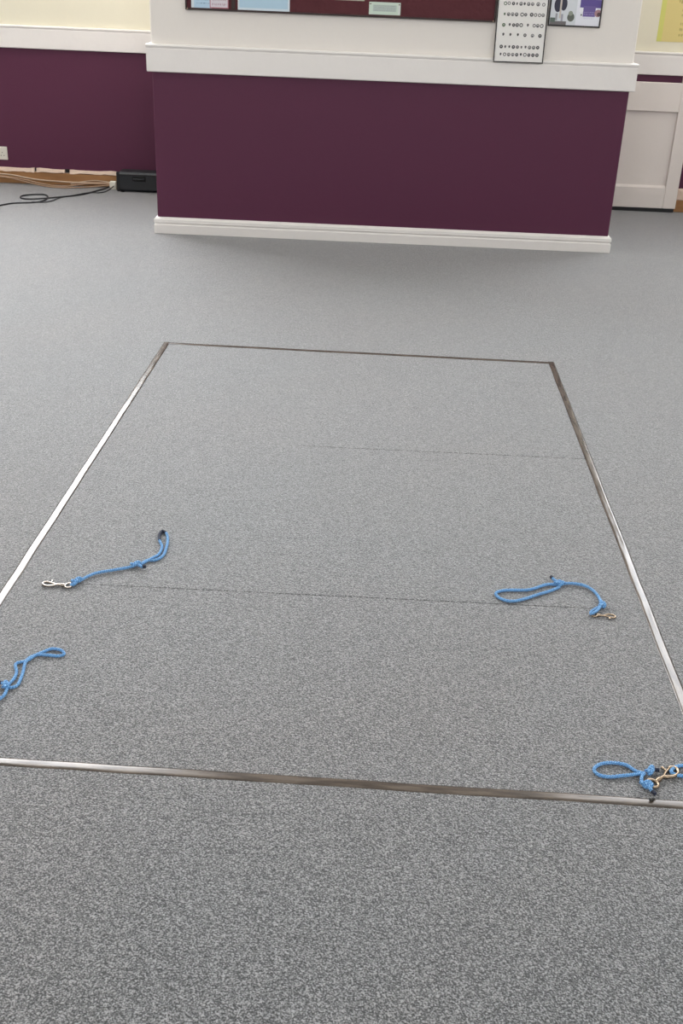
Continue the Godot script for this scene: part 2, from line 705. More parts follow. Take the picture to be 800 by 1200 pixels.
func build_tape() -> void:
	var w := 1.7478
	var l := 2.8791
	var ax := Vector2(cos(-0.0194), -sin(-0.0194))
	var ay := Vector2(-sin(-0.0194), -cos(-0.0194))
	var c := Vector2(-0.0443, -3.1649)
	var tl := c - ax * w / 2 + ay * l / 2
	var tr := c + ax * w / 2 + ay * l / 2
	var bl := c - ax * w / 2 - ay * l / 2
	var br := c + ax * w / 2 - ay * l / 2
	tape_strip("silver tape strip along the left side of the marked rectangle, pale and shiny", tl, bl, ax, 0.0004, 1)
	tape_strip("dark far tape strip of the marked rectangle, nearest the purple pier", tl, tr, -ay, 0.0, 2)
	tape_strip("wrinkled tape strip along the right side of the marked rectangle", tr, br, -ax, 0.0004, 3)
	tape_strip("near tape strip of the marked rectangle, across the foreground carpet", bl, br, ay, 0.0, 4)
	var st := begin()
	add_box(st, Vector3(0, 0.004, 0), Vector3(0.010, 0.004, 0.005), 0.001, Transform3D(Basis(Vector3.UP, 0.3), Vector3.ZERO))
	tag(commit("scrap", st, M.dark, self, Vector3(0.642, 0.0, -1.729)), "tiny dark scrap lying on the near tape strip below the blue lead", "scrap")


# ------------------------------------------------------------------ pictures that hang on the walls
func sheet(st: SurfaceTool, x0: float, x1: float, y0: float, y1: float, z: float, th: float) -> void:
	add_box(st, Vector3((x0 + x1) / 2, (y0 + y1) / 2, z - th / 2 - 0.0002), Vector3(x1 - x0, y1 - y0, th))
	quad(st, Vector3(x0, y0, z), Vector3(x1, y0, z), Vector3(x1, y1, z), Vector3(x0, y1, z), Vector3.BACK, [Vector2(0, 1), Vector2(1, 1), Vector2(1, 0), Vector2(0, 0)])


func printed(im: Image, rough := 0.6) -> StandardMaterial3D:
	var m := plain(Color.WHITE, rough)
	m.albedo_texture = ImageTexture.create_from_image(im)
	m.texture_repeat = false
	return m


func fresh(w: int, h: int, c: Color) -> Image:
	var im := Image.create(w, h, false, Image.FORMAT_RGB8)
	im.fill(c)
	return im


# a line of small writing, too far off to be read
func scribble(im: Image, x0: int, x1: int, y: int, h: int, ink: Color) -> void:
	var x := x0
	while x < x1:
		var word := rng.randi_range(6, 22)
		var k := 0
		while k < word and x + k < x1:
			var top := y + rng.randi_range(0, h / 3)
			im.fill_rect(Rect2i(x + k, top, 1 + rng.randi_range(0, 1), h - rng.randi_range(0, h / 3)), ink)
			k += rng.randi_range(2, 4)
		x += word + 5


func disc(im: Image, cx: float, cy: float, r: float, c: Color, inner := 0.0, squash := 1.0) -> void:
	for y in range(int(cy - r * squash) - 1, int(cy + r * squash) + 2):
		for x in range(int(cx - r) - 1, int(cx + r) + 2):
			if x < 0 or y < 0 or x >= im.get_width() or y >= im.get_height():
				continue
			var d := Vector2(x - cx, (y - cy) / squash).length()
			if d <= r and d >= inner:
				im.set_pixel(x, y, c)


func chart_picture() -> Image:
	var im := fresh(582, 840, Color(0.90, 0.89, 0.87))
	# lower rows as in the picture: [y, list of column places]
	var lay := {
		757: range(10), 675: range(10), 545: [0.1, 1.9, 3.8, 5.6, 7.5, 9.4],
		440: [0, 1.5, 2.5, 3.4, 4.4, 6.1, 7.7, 8.6, 9.6], 325: [0, 1, 2, 3, 4.4, 5.3, 6.8, 7.8, 8.8, 9.7],
		212: [0, 0.9, 2, 2.9, 3.9, 4.8, 5.8, 6.8, 8.2, 9.6], 100: [0, 1.5, 3, 4, 5, 6, 7, 7.9, 8.8, 9.7],
		20: [0, 1, 2, 3.2, 4.2, 6, 7, 8.5],
	}
	for y in lay:
		var low: bool = y > 600
		var x0 := 76.0 if low else 84.0
		var dx := 48.0 if low else 46.5
		for k in lay[y]:
			var cx: float = x0 + dx * k
			var cy: float = y + rng.randf_range(-2, 2)
			var ink := Color(0.16, 0.15, 0.16).lerp(Color(0.38, 0.36, 0.37), rng.randf())
			if float(k) == 0.0 and not low:
				ink = Color(0.30, 0.38, 0.26)
			var r := rng.randf_range(18.0, 21.5)
			match rng.randi() % 4:
				0:
					disc(im, cx, cy, r, ink, r * 0.55)
				1:
					disc(im, cx, cy, r, ink, r * 0.6)
					disc(im, cx, cy + 3, r * 0.4, ink)
				2:
					disc(im, cx, cy, r, ink)
					disc(im, cx, cy - 2, r * 0.35, Color(0.75, 0.74, 0.72))
				3:
					disc(im, cx, cy - 5, r * 0.6, ink)
					im.fill_rect(Rect2i(int(cx - 8), int(cy), 16, 13), ink)
	return im


func photo_picture() -> Image:
	var im := fresh(604, 840, Color(0.90, 0.905, 0.93))
	var at := func(x: float, y: float, w: float, h: float, c: Color):   # tenths of the printed sheet's width, from its lower left
		im.fill_rect(Rect2i(int(x * 60.4), int(840 - (y + h) * 60.4), int(w * 60.4), int(h * 60.4)), c)
	at.call(0, 0, 5.2, 14, Color(0.83, 0.845, 0.86))
	at.call(0.2, 0, 3.2, 0.7, Color(0.42, 0.40, 0.40))
	at.call(0.2, 0.5, 1.0, 0.8, Color(0.35, 0.40, 0.37))
	at.call(0, 6.0, 5.2, 6.0, Color(0.70, 0.74, 0.78))
	var navy := Color(0.14, 0.13, 0.22)
	for f in [[1.5, 3.6, 0.75, 1.7], [2.6, 3.8, 0.65, 1.8]]:            # two people in dark coats
		disc(im, f[0] * 60.4, 840 - f[1] * 60.4, f[2] * 60.4, navy, 0.0, f[3])
		disc(im, f[0] * 60.4, 840 - (f[1] + 1.9) * 60.4, 22, Color(0.72, 0.60, 0.42))
	at.call(1.9, 1.2, 0.35, 4.0, Color(0.78, 0.74, 0.70))
	at.call(1.2, 0.8, 0.4, 1.3, Color(0.60, 0.60, 0.62))
	at.call(2.3, 0.7, 0.4, 1.3, Color(0.62, 0.62, 0.66))
	disc(im, 4.2 * 60.4, 840 - 1.5 * 60.4, 42, Color(0.36, 0.38, 0.34), 0.0, 1.1)
	disc(im, 4.1 * 60.4, 840 - 2.2 * 60.4, 26, Color(0.55, 0.58, 0.52))
	at.call(3.6, 4.7, 1.0, 1.2, Color(0.20, 0.24, 0.28))
	var violet := Color(0.34, 0.27, 0.55)
	at.call(5.8, 3.3, 4.1, 1.5, violet)
	at.call(6.5, 1.7, 2.4, 1.9, Color(0.40, 0.33, 0.58))
	at.call(6.4, 4.6, 2.2, 3.0, violet)
	at.call(8.7, 4.9, 1.2, 2.2, Color(0.86, 0.84, 0.88))
	disc(im, 9.4 * 60.4, 840 - 2.4 * 60.4, 40, Color(0.66, 0.50, 0.52))
	disc(im, 9.6 * 60.4, 840 - 2.2 * 60.4, 22, Color(0.36, 0.24, 0.26))
	disc(im, 6.1 * 60.4, 840 - 2.8 * 60.4, 24, Color(0.93, 0.93, 0.95))
	disc(im, 6.2 * 60.4, 840 - 2.0 * 60.4, 9, Color(0.2, 0.2, 0.24))
	for k in 4:
		scribble(im, 405, 530, 655 + k * 22 + 30, 9, Color(0.72, 0.68, 0.84))
	for k in 9:
		scribble(im, 330, 560, 60 + k * 34, 12, Color(0.36, 0.34, 0.42))
	return im


func frame_bars(parent: Node, x0: float, x1: float, y0: float, y1: float, z: float, wide: float, deep: float, m: Material) -> void:
	box_part("frame_bar", Vector3((x0 + x1) / 2, y0 + wide / 2, z + deep / 2), Vector3(x1 - x0, wide, deep), 0.002, m, parent)
	box_part("frame_bar", Vector3((x0 + x1) / 2, y1 - wide / 2, z + deep / 2), Vector3(x1 - x0, wide, deep), 0.002, m, parent)
	for x in [x0 + wide / 2, x1 - wide / 2]:
		box_part("frame_bar", Vector3(x, (y0 + y1) / 2, z + deep / 2), Vector3(wide, y1 - y0 - 2 * wide, deep), 0.002, m, parent)


func paper(called: String, label: String, category: String, x0: float, x1: float, y0: float, y1: float, z: float, im: Image, group := "") -> void:
	var t := thing(called, label, category, Vector3((x0 + x1) / 2, y0, z), group)
	var st := begin()
	sheet(st, -(x1 - x0) / 2, (x1 - x0) / 2, 0.0, y1 - y0, 0.0, 0.0012)
	commit("sheet", st, printed(im), t)
	for side in [-1.0, 1.0]:
		var pin := begin()
		var at := Vector3(side * ((x1 - x0) / 2 - 0.008), y1 - y0 - 0.01, 0.0002)
		add_tube(pin, [at, at + Vector3(0, 0, 0.004)], 0.004, 10)
		commit("drawing_pin", pin, M.nickel, t)


func build_wall_things() -> void:
	var z := PIER
	# ---- notice board and what is pinned to it
	var b := thing("notice_board", "maroon felt notice board in a thin dark frame on the cream pier", "notice board", Vector3(0, 0, z))
	box_part("felt_panel", Vector3(-0.218, 1.90, 0.008), Vector3(1.79, 1.19, 0.014), 0.0, M.felt, b)
	frame_bars(b, -1.118, 0.683, 1.298, 2.50, 0.001, 0.010, 0.022, M.board_frame)
	box_part("divider", Vector3(-0.838, 1.9, 0.0175), Vector3(0.022, 1.18, 0.006), 0.001, M.board_frame, b)
	for x in [-1.106, 0.671]:
		var st := begin()
		add_tube(st, [Vector3(x, 1.304, 0.022), Vector3(x, 1.304, 0.0245)], 0.004, 10)
		commit("screw", st, M.brass, b)
	var g := "papers pinned to the maroon notice board"
	var im := fresh(160, 420, Color(0.70, 0.80, 0.88))
	for k in 16:
		scribble(im, 40, 150, 20 + k * 24, 8, Color(0.45, 0.55, 0.66))
	im.fill_rect(Rect2i(0, 0, 22, 420), Color(0.82, 0.86, 0.89))
	paper("notice", "narrow light blue notice at the left end of the maroon board", "notice", -1.083, -0.962, 1.310, 1.607, z + 0.0172, im, g)
	im = fresh(180, 140, Color(0.83, 0.80, 0.83))
	for k in 3:
		scribble(im, 22, 160, 20 + k * 38, 18, Color(0.66, 0.50, 0.55))
	for r in [Rect2i(0, 0, 180, 8), Rect2i(0, 132, 180, 8), Rect2i(0, 0, 8, 140), Rect2i(172, 0, 8, 140)]:
		im.fill_rect(r, Color(0.70, 0.45, 0.50))
	paper("notice", "small white notice with a pinkish red border, left end of maroon board", "notice", -0.975, -0.866, 1.311, 1.400, z + 0.0190, im, g)
	im = fresh(300, 420, Color(0.69, 0.80, 0.87))
	for k in 10:
		scribble(im, 60 + (k % 3) * 20, 250, 30 + k * 34, 8, Color(0.55, 0.66, 0.75))
	im.fill_rect(Rect2i(0, 0, 8, 420), Color(0.85, 0.88, 0.9))
	im.fill_rect(Rect2i(290, 0, 10, 420), Color(0.85, 0.88, 0.9))
	im.fill_rect(Rect2i(0, 408, 300, 12), Color(0.82, 0.87, 0.9))
	paper("notice", "wide pale blue notice on the maroon board, right of the dark divider", "notice", -0.812, -0.511, 1.3085, 1.73, z + 0.0172, im, g)
	im = fresh(360, 130, Color(0.80, 0.86, 0.80))
	im.fill_rect(Rect2i(44, 28, 270, 68), Color(0.72, 0.77, 0.74))
	for k in 4:
		scribble(im, 60, 300, 34 + k * 16, 8, Color(0.55, 0.58, 0.58))
	im.fill_rect(Rect2i(336, 10, 16, 112), Color(0.87, 0.87, 0.86))
	paper("notice", "small pale green printed card alone near the middle of maroon board", "notice", -0.051, 0.131, 1.313, 1.379, z + 0.0172, im, g)
	im = fresh(172, 240, Color(0.70, 0.72, 0.62))
	for k in 8:
		scribble(im, 20, 150, 20 + k * 24, 8, Color(0.45, 0.45, 0.42))
	paper("notice", "greenish notice whose lower edge just shows, left of the pale card", "notice", -0.251, -0.079, 1.3805, 1.62, z + 0.0172, im, g)
	# ---- framed chart leaning over the rail, framed photo print
	var c := thing("framed_chart", "white framed chart of small grey symbols hanging over the white rail", "poster", Vector3(0.835, 1.088, z + 0.0325))
	c.rotation = Vector3(-0.048, 0, 0.0055)
	var st2 := begin()
	sheet(st2, -0.143, 0.143, 0.003, 0.418, 0.005, 0.004)
	commit("print", st2, printed(chart_picture(), 0.5), c)
	frame_bars(c, -0.146, 0.146, 0.0, 0.421, 0.0, 0.006, 0.009, M.frame)
	var p := thing("framed_print", "framed print with purple boxes and two figures in dark coats", "poster", Vector3(1.139, 1.291, z + 0.002))
	p.rotation.z = -0.003
	st2 = begin()
	sheet(st2, -0.147, 0.147, 0.006, 0.414, 0.006, 0.004)
	commit("print", st2, printed(photo_picture(), 0.35), p)
	frame_bars(p, -0.151, 0.151, 0.0, 0.42, 0.0, 0.008, 0.011, M.frame)
	# ---- yellow sheet in the right alcove
	im = fresh(300, 424, Color(0.86, 0.79, 0.52))
	for k in 5:
		scribble(im, 150, 285, 205 + k * 36 + (18 if k > 1 else 0), 18, Color(0.62, 0.56, 0.30))
	for k in 4:
		scribble(im, 120, 280, 20 + k * 44, 22, Color(0.58, 0.52, 0.28))
	im.fill_rect(Rect2i(0, 0, 34, 424), Color(0.83, 0.82, 0.45))
	paper("yellow_notice", "yellow notice with lines of writing on the cream alcove wall", "notice", 1.985, 2.285, 1.174, 1.60, BACK + 0.0015, im)
	# ---- low panelled door
	var d := thing("panel_door", "low white panelled door standing against the purple wall right of the pier", "door", Vector3(1.93, 0.0, BACK + 0.004))
	var t := 0.040
	box_part("stile", Vector3(-0.33, 0.4895, t / 2), Vector3(0.096, 0.923, t), 0.003, M.door, d)
	box_part("stile", Vector3(0.331, 0.4905, t / 2), Vector3(0.096, 0.925, t), 0.003, M.door, d)
	box_part("top_rail", Vector3(0.0005, 0.809, t / 2), Vector3(0.5645, 0.196, t), 0.003, M.door, d)
	box_part("bottom_rail", Vector3(0.0005, 0.103, t / 2), Vector3(0.5645, 0.150, t), 0.003, M.door, d)
	box_part("panel", Vector3(0, 0.444, 0.009), Vector3(0.575, 0.54, 0.014), 0.0, M.door, d)
	var bead := begin()
	var slope := [Vector3(-0.282, 0.178, t - 0.002), Vector3(0.283, 0.178, t - 0.002), Vector3(0.283, 0.192, 0.014), Vector3(-0.282, 0.192, 0.014)]
	quad(bead, slope[0], slope[1], slope[2], slope[3], Vector3(0, 0.59, 0.81))
	var low := [Vector3(-0.282, 0.176, 0.014), Vector3(0.283, 0.176, 0.014)]
	quad(bead, slope[0], slope[1], low[1], low[0], Vector3.DOWN)
	commit("bead", bead, M.door, d)
	box_part("gap_shade", Vector3(0, 0.0145, 0.019), Vector3(0.74, 0.027, 0.034), 0.0, M.rubber, d)  # dark strip standing in for the shade under the raised door
	# ---- double socket on the left alcove wall
	var s := thing("wall_socket", "cream double wall socket low on the purple wall at left", "socket", Vector3(-2.815, 0.217, BACK))
	box_part("plate", Vector3(0, 0, 0.005), Vector3(0.146, 0.095, 0.009), 0.003, M.plastic, s)
	for x in [-0.036, 0.036]:
		box_part("switch", Vector3(x * 1.35 , 0.026, 0.0115), Vector3(0.011, 0.018, 0.006), 0.002, M.plastic, s)
		var hole := begin()
		add_box(hole, Vector3(x, 0.006, 0.0096), Vector3(0.004, 0.008, 0.0012))
		add_box(hole, Vector3(x - 0.011, -0.016, 0.0096), Vector3(0.007, 0.004, 0.0012))
		add_box(hole, Vector3(x + 0.011, -0.016, 0.0096), Vector3(0.007, 0.004, 0.0012))
		commit("pin_holes", hole, M.dark, s)


# where the skirting board has been taken off: broken plaster edge over a timber ground
func build_floor_things() -> void:
	var left := structure("baseboard_left")
	box_part("timber_ground", Vector3((LEFT + PIER_L) / 2, 0.046, BACK + 0.009), Vector3(PIER_L - LEFT, 0.086, 0.018), 0.002, M.wood, left, Transform3D())
	var n := FastNoiseLite.new()
	n.seed = 4
	n.frequency = 4.0
	for r in [[LEFT, -2.545], [-2.530, -2.315], [-2.275, -1.878], [-1.855, PIER_L]]:
		var st := begin()
		var steps := int((r[1] - r[0]) / 0.012)
		var prev := []
		for i in steps + 1:
			var x: float = lerpf(r[0], r[1], float(i) / steps)
			var top := 0.119 + 0.007 * n.get_noise_1d(x)
			var low := 0.092 + 0.013 * n.get_noise_1d(x * 1.7 + 40.0)
			var out := 0.012 + 0.005 * n.get_noise_1d(x * 2.0 + 9.0)
			var row := [Vector3(x, top, BACK - 0.01), Vector3(x, top - 0.004, BACK + out), Vector3(x, low, BACK + out + 0.010), Vector3(x, low - 0.003, BACK + out - 0.002), Vector3(x, low, BACK - 0.01)]
			if i > 0:
				for k in 4:
					var nn: Vector3 = (prev[k + 1] - prev[k]).cross(Vector3.LEFT).normalized()
					if nn.z < -0.2 or (absf(nn.z) <= 0.2 and nn.y * (1.0 if k == 0 else -1.0) < 0.0):
						nn = -nn
					quad(st, prev[k], row[k], row[k + 1], prev[k + 1], nn)
			if i == 0 or i == steps:
				var e := Vector3.LEFT if i == 0 else Vector3.RIGHT
				for k in [1, 2, 3]:
					tri(st, row[0], row[k], row[k + 1], e)
			prev = row
		commit("plaster_lip", st, M.raw_plaster, left)
	for x in [-2.537, -2.295, -1.866]:
		box_part("nail_hole_shade", Vector3(x, 0.108, BACK + 0.004), Vector3(0.03 if x > -2.4 else 0.012, 0.024, 0.012), 0.001, M.dark, left)  # dark blocks give the nail holes their shade
	var right := structure("baseboard_right")
	box_part("timber_ground", Vector3((2.30 + RIGHT) / 2, 0.044, BACK + 0.009), Vector3(RIGHT - 2.30, 0.084, 0.018), 0.002, M.wood, right)
	box_part("plaster_lip", Vector3((2.30 + RIGHT) / 2, 0.130, BACK + 0.008), Vector3(RIGHT - 2.30, 0.086, 0.016), 0.006, M.raw_plaster, right)
	# ---- black box and plug
	var b := thing("equipment_box", "low black box on the carpet in the left alcove, partly behind the pier", "box", Vector3(-1.676, 0.0, -8.25))
	box_part("body", Vector3(0, 0.076, 0), Vector3(0.41, 0.136, 0.165), 0.012, M.black, b)
	box_part("lid_edge", Vector3(0, 0.128, 0.0835), Vector3(0.385, 0.006, 0.004), 0.001, M.rubber, b)
	box_part("handle_recess", Vector3(-0.04, 0.100, 0.0828), Vector3(0.10, 0.036, 0.002), 0.0008, M.dark, b)
	var grip := begin()
	add_tube(grip, [Vector3(-0.08, 0.100, 0.083), Vector3(-0.076, 0.100, 0.0895), Vector3(-0.04, 0.099, 0.0915), Vector3(-0.004, 0.100, 0.0895), Vector3(0.0, 0.100, 0.083)], 0.005, 8)
	commit("handle", grip, M.black, b)
	for x in [-0.197, 0.197]:
		box_part("corner_guard", Vector3(x, 0.076, 0.074), Vector3(0.022, 0.140, 0.022), 0.004, M.rubber, b)
	for x in [-0.17, 0.17]:
		for zz in [-0.06, 0.06]:
			box_part("foot", Vector3(x, 0.005, zz), Vector3(0.03, 0.010, 0.03), 0.003, M.rubber, b)
	var p := thing("mains_plug", "white plug block on the floor at the left end of the black box", "plug", Vector3(-1.935, 0.0, -8.272))
	box_part("body", Vector3(0, 0.034, 0), Vector3(0.05, 0.052, 0.036), 0.006, M.plastic, p)
	box_part("foot", Vector3(0.004, 0.0055, 0.004), Vector3(0.036, 0.010, 0.028), 0.002, M.plastic, p)
	box_part("cord_grip", Vector3(-0.03, 0.03, 0), Vector3(0.016, 0.018, 0.016), 0.003, M.tan, p)
	# ---- cables
	var tans := "tan cables along the bare timber in the left alcove"
	var runs := [
		[Vector3(-2.850, 0.059, -8.300), Vector3(-2.704, 0.049, -8.300), Vector3(-2.592, 0.033, -8.300), Vector3(-2.480, 0.011, -8.300), Vector3(-2.302, 0.010, -8.241), Vector3(-2.154, 0.025, -8.300), Vector3(-1.958, 0.033, -8.300)],
		[Vector3(-2.853, 0.072, -8.315), Vector3(-2.707, 0.065, -8.315), Vector3(-2.563, 0.043, -8.315), Vector3(-2.417, 0.034, -8.315), Vector3(-2.238, 0.030, -8.315), Vector3(-2.092, 0.032, -8.315), Vector3(-1.961, 0.037, -8.315)],
		[Vector3(-2.845, 0.055, -8.285), Vector3(-2.732, 0.050, -8.285), Vector3(-2.605, 0.024, -8.285), Vector3(-2.412, 0.006, -8.228), Vector3(-2.249, 0.006, -8.222), Vector3(-2.102, 0.009, -8.285), Vector3(-1.955, 0.027, -8.285)],
		[Vector3(-2.268, 0.020, -8.302), Vector3(-2.159, 0.040, -8.325), Vector3(-2.077, 0.049, -8.325), Vector3(-1.963, 0.040, -8.325)]
	]
	var words := ["thick tan cable drooping along the timber, reaching furthest from the wall", "upper pale tan cable lying along the bare timber ground", "lowest tan cable sagging onto the carpet below the timber", "short tan cable ending at the white plug"]
	for i in 4:
		var st := begin()
		add_tube(st, smooth(runs[i], 0.02), [0.0065, 0.0055, 0.005, 0.004][i], 8)
		tag(commit("tan_cable", st, [M.tan, M.pale, M.tan, M.pale][i], self), words[i], "cable", tans)
	var black_runs := [
		[Vector3(-2.575, 0.006, -7.391), Vector3(-2.539, 0.006, -7.461), Vector3(-2.479, 0.006, -7.553), Vector3(-2.335, 0.006, -7.627), Vector3(-2.297, 0.006, -7.733), Vector3(-2.324, 0.006, -7.868), Vector3(-2.372, 0.006, -7.917), Vector3(-2.469, 0.006, -7.876), Vector3(-2.499, 0.006, -7.810), Vector3(-2.466, 0.006, -7.734), Vector3(-2.383, 0.006, -7.737), Vector3(-2.229, 0.006, -7.849), Vector3(-2.106, 0.006, -7.973), Vector3(-2.035, 0.006, -8.139), Vector3(-1.985, 0.009, -8.270), Vector3(-1.935, 0.035, -8.270)],
		[Vector3(-2.368, 0.006, -7.635), Vector3(-2.291, 0.006, -7.629), Vector3(-2.247, 0.006, -7.688), Vector3(-2.216, 0.006, -7.827), Vector3(-2.135, 0.006, -7.965), Vector3(-2.066, 0.006, -8.069), Vector3(-1.989, 0.006, -8.079), Vector3(-1.954, 0.006, -8.204), Vector3(-1.925, 0.029, -8.260)]
	]
	var told := ["long black cable with a flat loop on the carpet in the left alcove", "thin black cable beside the looped one, ending short of it"]
	for i in 2:
		var st := begin()
		add_tube(st, smooth(black_runs[i], 0.015), [0.0052, 0.0035][i], 8)
		tag(commit("black_cable", st, M.rubber, self), told[i], "cable", "black cables on the carpet")


# ------------------------------------------------------------------ rope dog leads
func add_rope(st: SurfaceTool, pts: Array, r: float) -> void:
	var n := pts.size()
	var up := Vector3.UP
	var frames := []
	var d := 0.0
	for i in n:
		var t: Vector3 = (pts[mini(i + 1, n - 1)] - pts[maxi(i - 1, 0)]).normalized()
		var s := t.cross(up).normalized()
		up = s.cross(t).normalized()
		if i > 0:
			d += (pts[i] - pts[i - 1]).length()
		frames.append([s, up, d])
	for k in 3:
		var line := []
		for i in n:
			var f: float = frames[i][2] / (r * 6.0) * TAU + TAU * k / 3.0
			line.append(pts[i] + (frames[i][0] * cos(f) + frames[i][1] * sin(f)) * r * 0.46)
		add_tube(st, line, r * 0.58, 6)


func flat_path(a: Array, h: float, step := 0.002, hump := 0.0) -> Array:
	var v := []
	for i in a.size():
		v.append(Vector3(a[i].x, h + hump * sin(PI * i / maxf(1.0, a.size() - 1.0)), a[i].y))
	return smooth(v, step)


func add_knot(st: SurfaceTool, at: Vector3, turn: float, size: float, r: float) -> void:
	var pts := []
	var b := Basis(Vector3.UP, turn)
	for i in 60:
		var t := TAU * i / 60.0
		var q := Vector3(1.25 * (cos(t) - 2.0 * cos(2.0 * t)), -sin(3.0 * t) * 0.9, 0.62 * (sin(t) + 2.0 * sin(2.0 * t)))
		pts.append(at + b * (q * size / 3.0))
	add_tube(st, pts, r, 7, true)


func hook(parent: Node, eye: Vector2, tip: Vector2, m: Material, side: float) -> void:
	var h := Node3D.new()
	h.name = "snap_hook"
	var dir := tip - eye
	h.position = Vector3(eye.x, 0.0045, eye.y)
	h.rotation.y = -atan2(dir.y, dir.x)
	parent.add_child(h, true)
	var k := dir.length() / 0.066
	var P := func(list: Array) -> Array:
		var o := []
		for q in list:
			o.append(Vector3(q[0], q[2] if q.size() > 2 else 0.0, q[1] * side) * k)
		return o
	var ring := []
	for i in 24:
		var f := TAU * i / 24.0
		ring.append(Vector3(cos(f) * 0.0085, 0.0, sin(f) * 0.0105) * k)
	var st := begin()
	add_tube(st, ring, 0.0026 * k, 8, true)
	commit("eye_ring", st, m, h)
	st = begin()
	add_tube(st, P.call([[0.008, 0], [0.010, 0], [0.0115, 0], [0.018, 0], [0.0195, 0], [0.022, 0]]), [0.003 * k, 0.0042 * k, 0.005 * k, 0.005 * k, 0.0042 * k, 0.003 * k], 12)
	commit("swivel", st, m, h)
	st = begin()
	add_tube(st, smooth(P.call([[0.021, 0], [0.030, 0.0], [0.037, -0.0055], [0.047, -0.0095], [0.058, -0.0085], [0.0655, -0.002], [0.0655, 0.005], [0.060, 0.0090], [0.054, 0.0085]]), 0.0015 * k), 0.0031 * k, 8)
	commit("hook_body", st, m, h)
	st = begin()
	add_tube(st, P.call([[0.031, 0.001], [0.044, 0.0055], [0.056, 0.0085]]), 0.0025 * k, 8)
	commit("gate", st, m, h)
	st = begin()
	add_tube(st, P.call([[0.046, 0.006], [0.047, 0.012], [0.0472, 0.0165], [0.0474, 0.018]]), [0.0018 * k, 0.0018 * k, 0.003 * k, 0.0024 * k], 10)
	commit("thumb_knob", st, m, h)


func lead(label: String, d: Dictionary, r: float) -> void:
	var centre: Vector2 = d.knots[0]
	var t := thing("dog_lead", label, "dog lead", Vector3(centre.x, 0, centre.y), "blue rope dog leads on the carpet")
	var sub := func(a: Array) -> Array:
		var o := []
		for q in a:
			o.append(q - centre)
		return o
	var st := begin()
	add_rope(st, flat_path(sub.call(d.loop), r * 1.05, 0.002, d.get("hump", 0.0)), r)
	commit("handle_loop", st, M.rope, t)
	st = begin()
	add_rope(st, flat_path(sub.call(d.stem), r * 1.05, 0.002, 0.002), r)
	commit("rope", st, M.rope, t)
	var ks: Array = sub.call(d.knots)
	for i in ks.size():
		st = begin()
		var run: Array = sub.call(d.stem)
		var v: Vector2 = (run[1] - run[0]) if i == 0 else (run[-1] - run[-2])
		add_knot(st, Vector3(ks[i].x, r * 2.2, ks[i].y), -atan2(v.y, v.x), r * 2.7, r * 0.92)
		commit("knot", st, M.rope, t)
	var hk: Array = sub.call(d.hook)
	# the small loop that ties the rope to the hook's eye
	var a: Vector2 = ks[1]
	var e: Vector2 = hk[0] - (hk[1] - hk[0]).normalized() * 0.0095
	var side := (e - a).orthogonal().normalized() * r * 1.4
	st = begin()
	add_rope(st, smooth([Vector3(a.x, r * 2.0, a.y), Vector3(a.x + side.x, r * 1.6, a.y + side.y).lerp(Vector3(e.x + side.x, r * 2.4, e.y + side.y), 0.7), Vector3(e.x, r * 1.6, e.y), Vector3(e.x - side.x, r * 1.1, e.y - side.y).lerp(Vector3(a.x - side.x, r * 1.2, a.y - side.y), 0.3), Vector3(a.x, r * 1.2, a.y)], 0.0015), r * 0.95)
	commit("eye_loop", st, M.rope, t)
	for key in ["tag", "tag2"]:
		if d.has(key):
			st = begin()
			var path := flat_path(sub.call(d[key]), r * 2.0, 0.002)
			add_rope(st, path, r)
			commit("tail", st, M.rope, t)
			st = begin()
			var n := path.size()
			add_tube(st, [path[n - 1] + (path[n - 4] - path[n - 1]).normalized() * 0.008, path[n - 1] - (path[n - 4] - path[n - 1]).normalized() * 0.0015], r * 1.12, 9)
			commit("whipped_end", st, M.navy, t)
	if d.has("dark_run"):
		st = begin()
		add_tube(st, flat_path(sub.call(d.dark_run), r * 1.2, 0.003, d.get("hump", 0.0)), r * 1.05, 8)
		commit("dark_stretch", st, M.navy, t)  # navy tube laid over part of the loop
	hook(t, hk[0], hk[1], d.metal, d.get("side", 1.0))


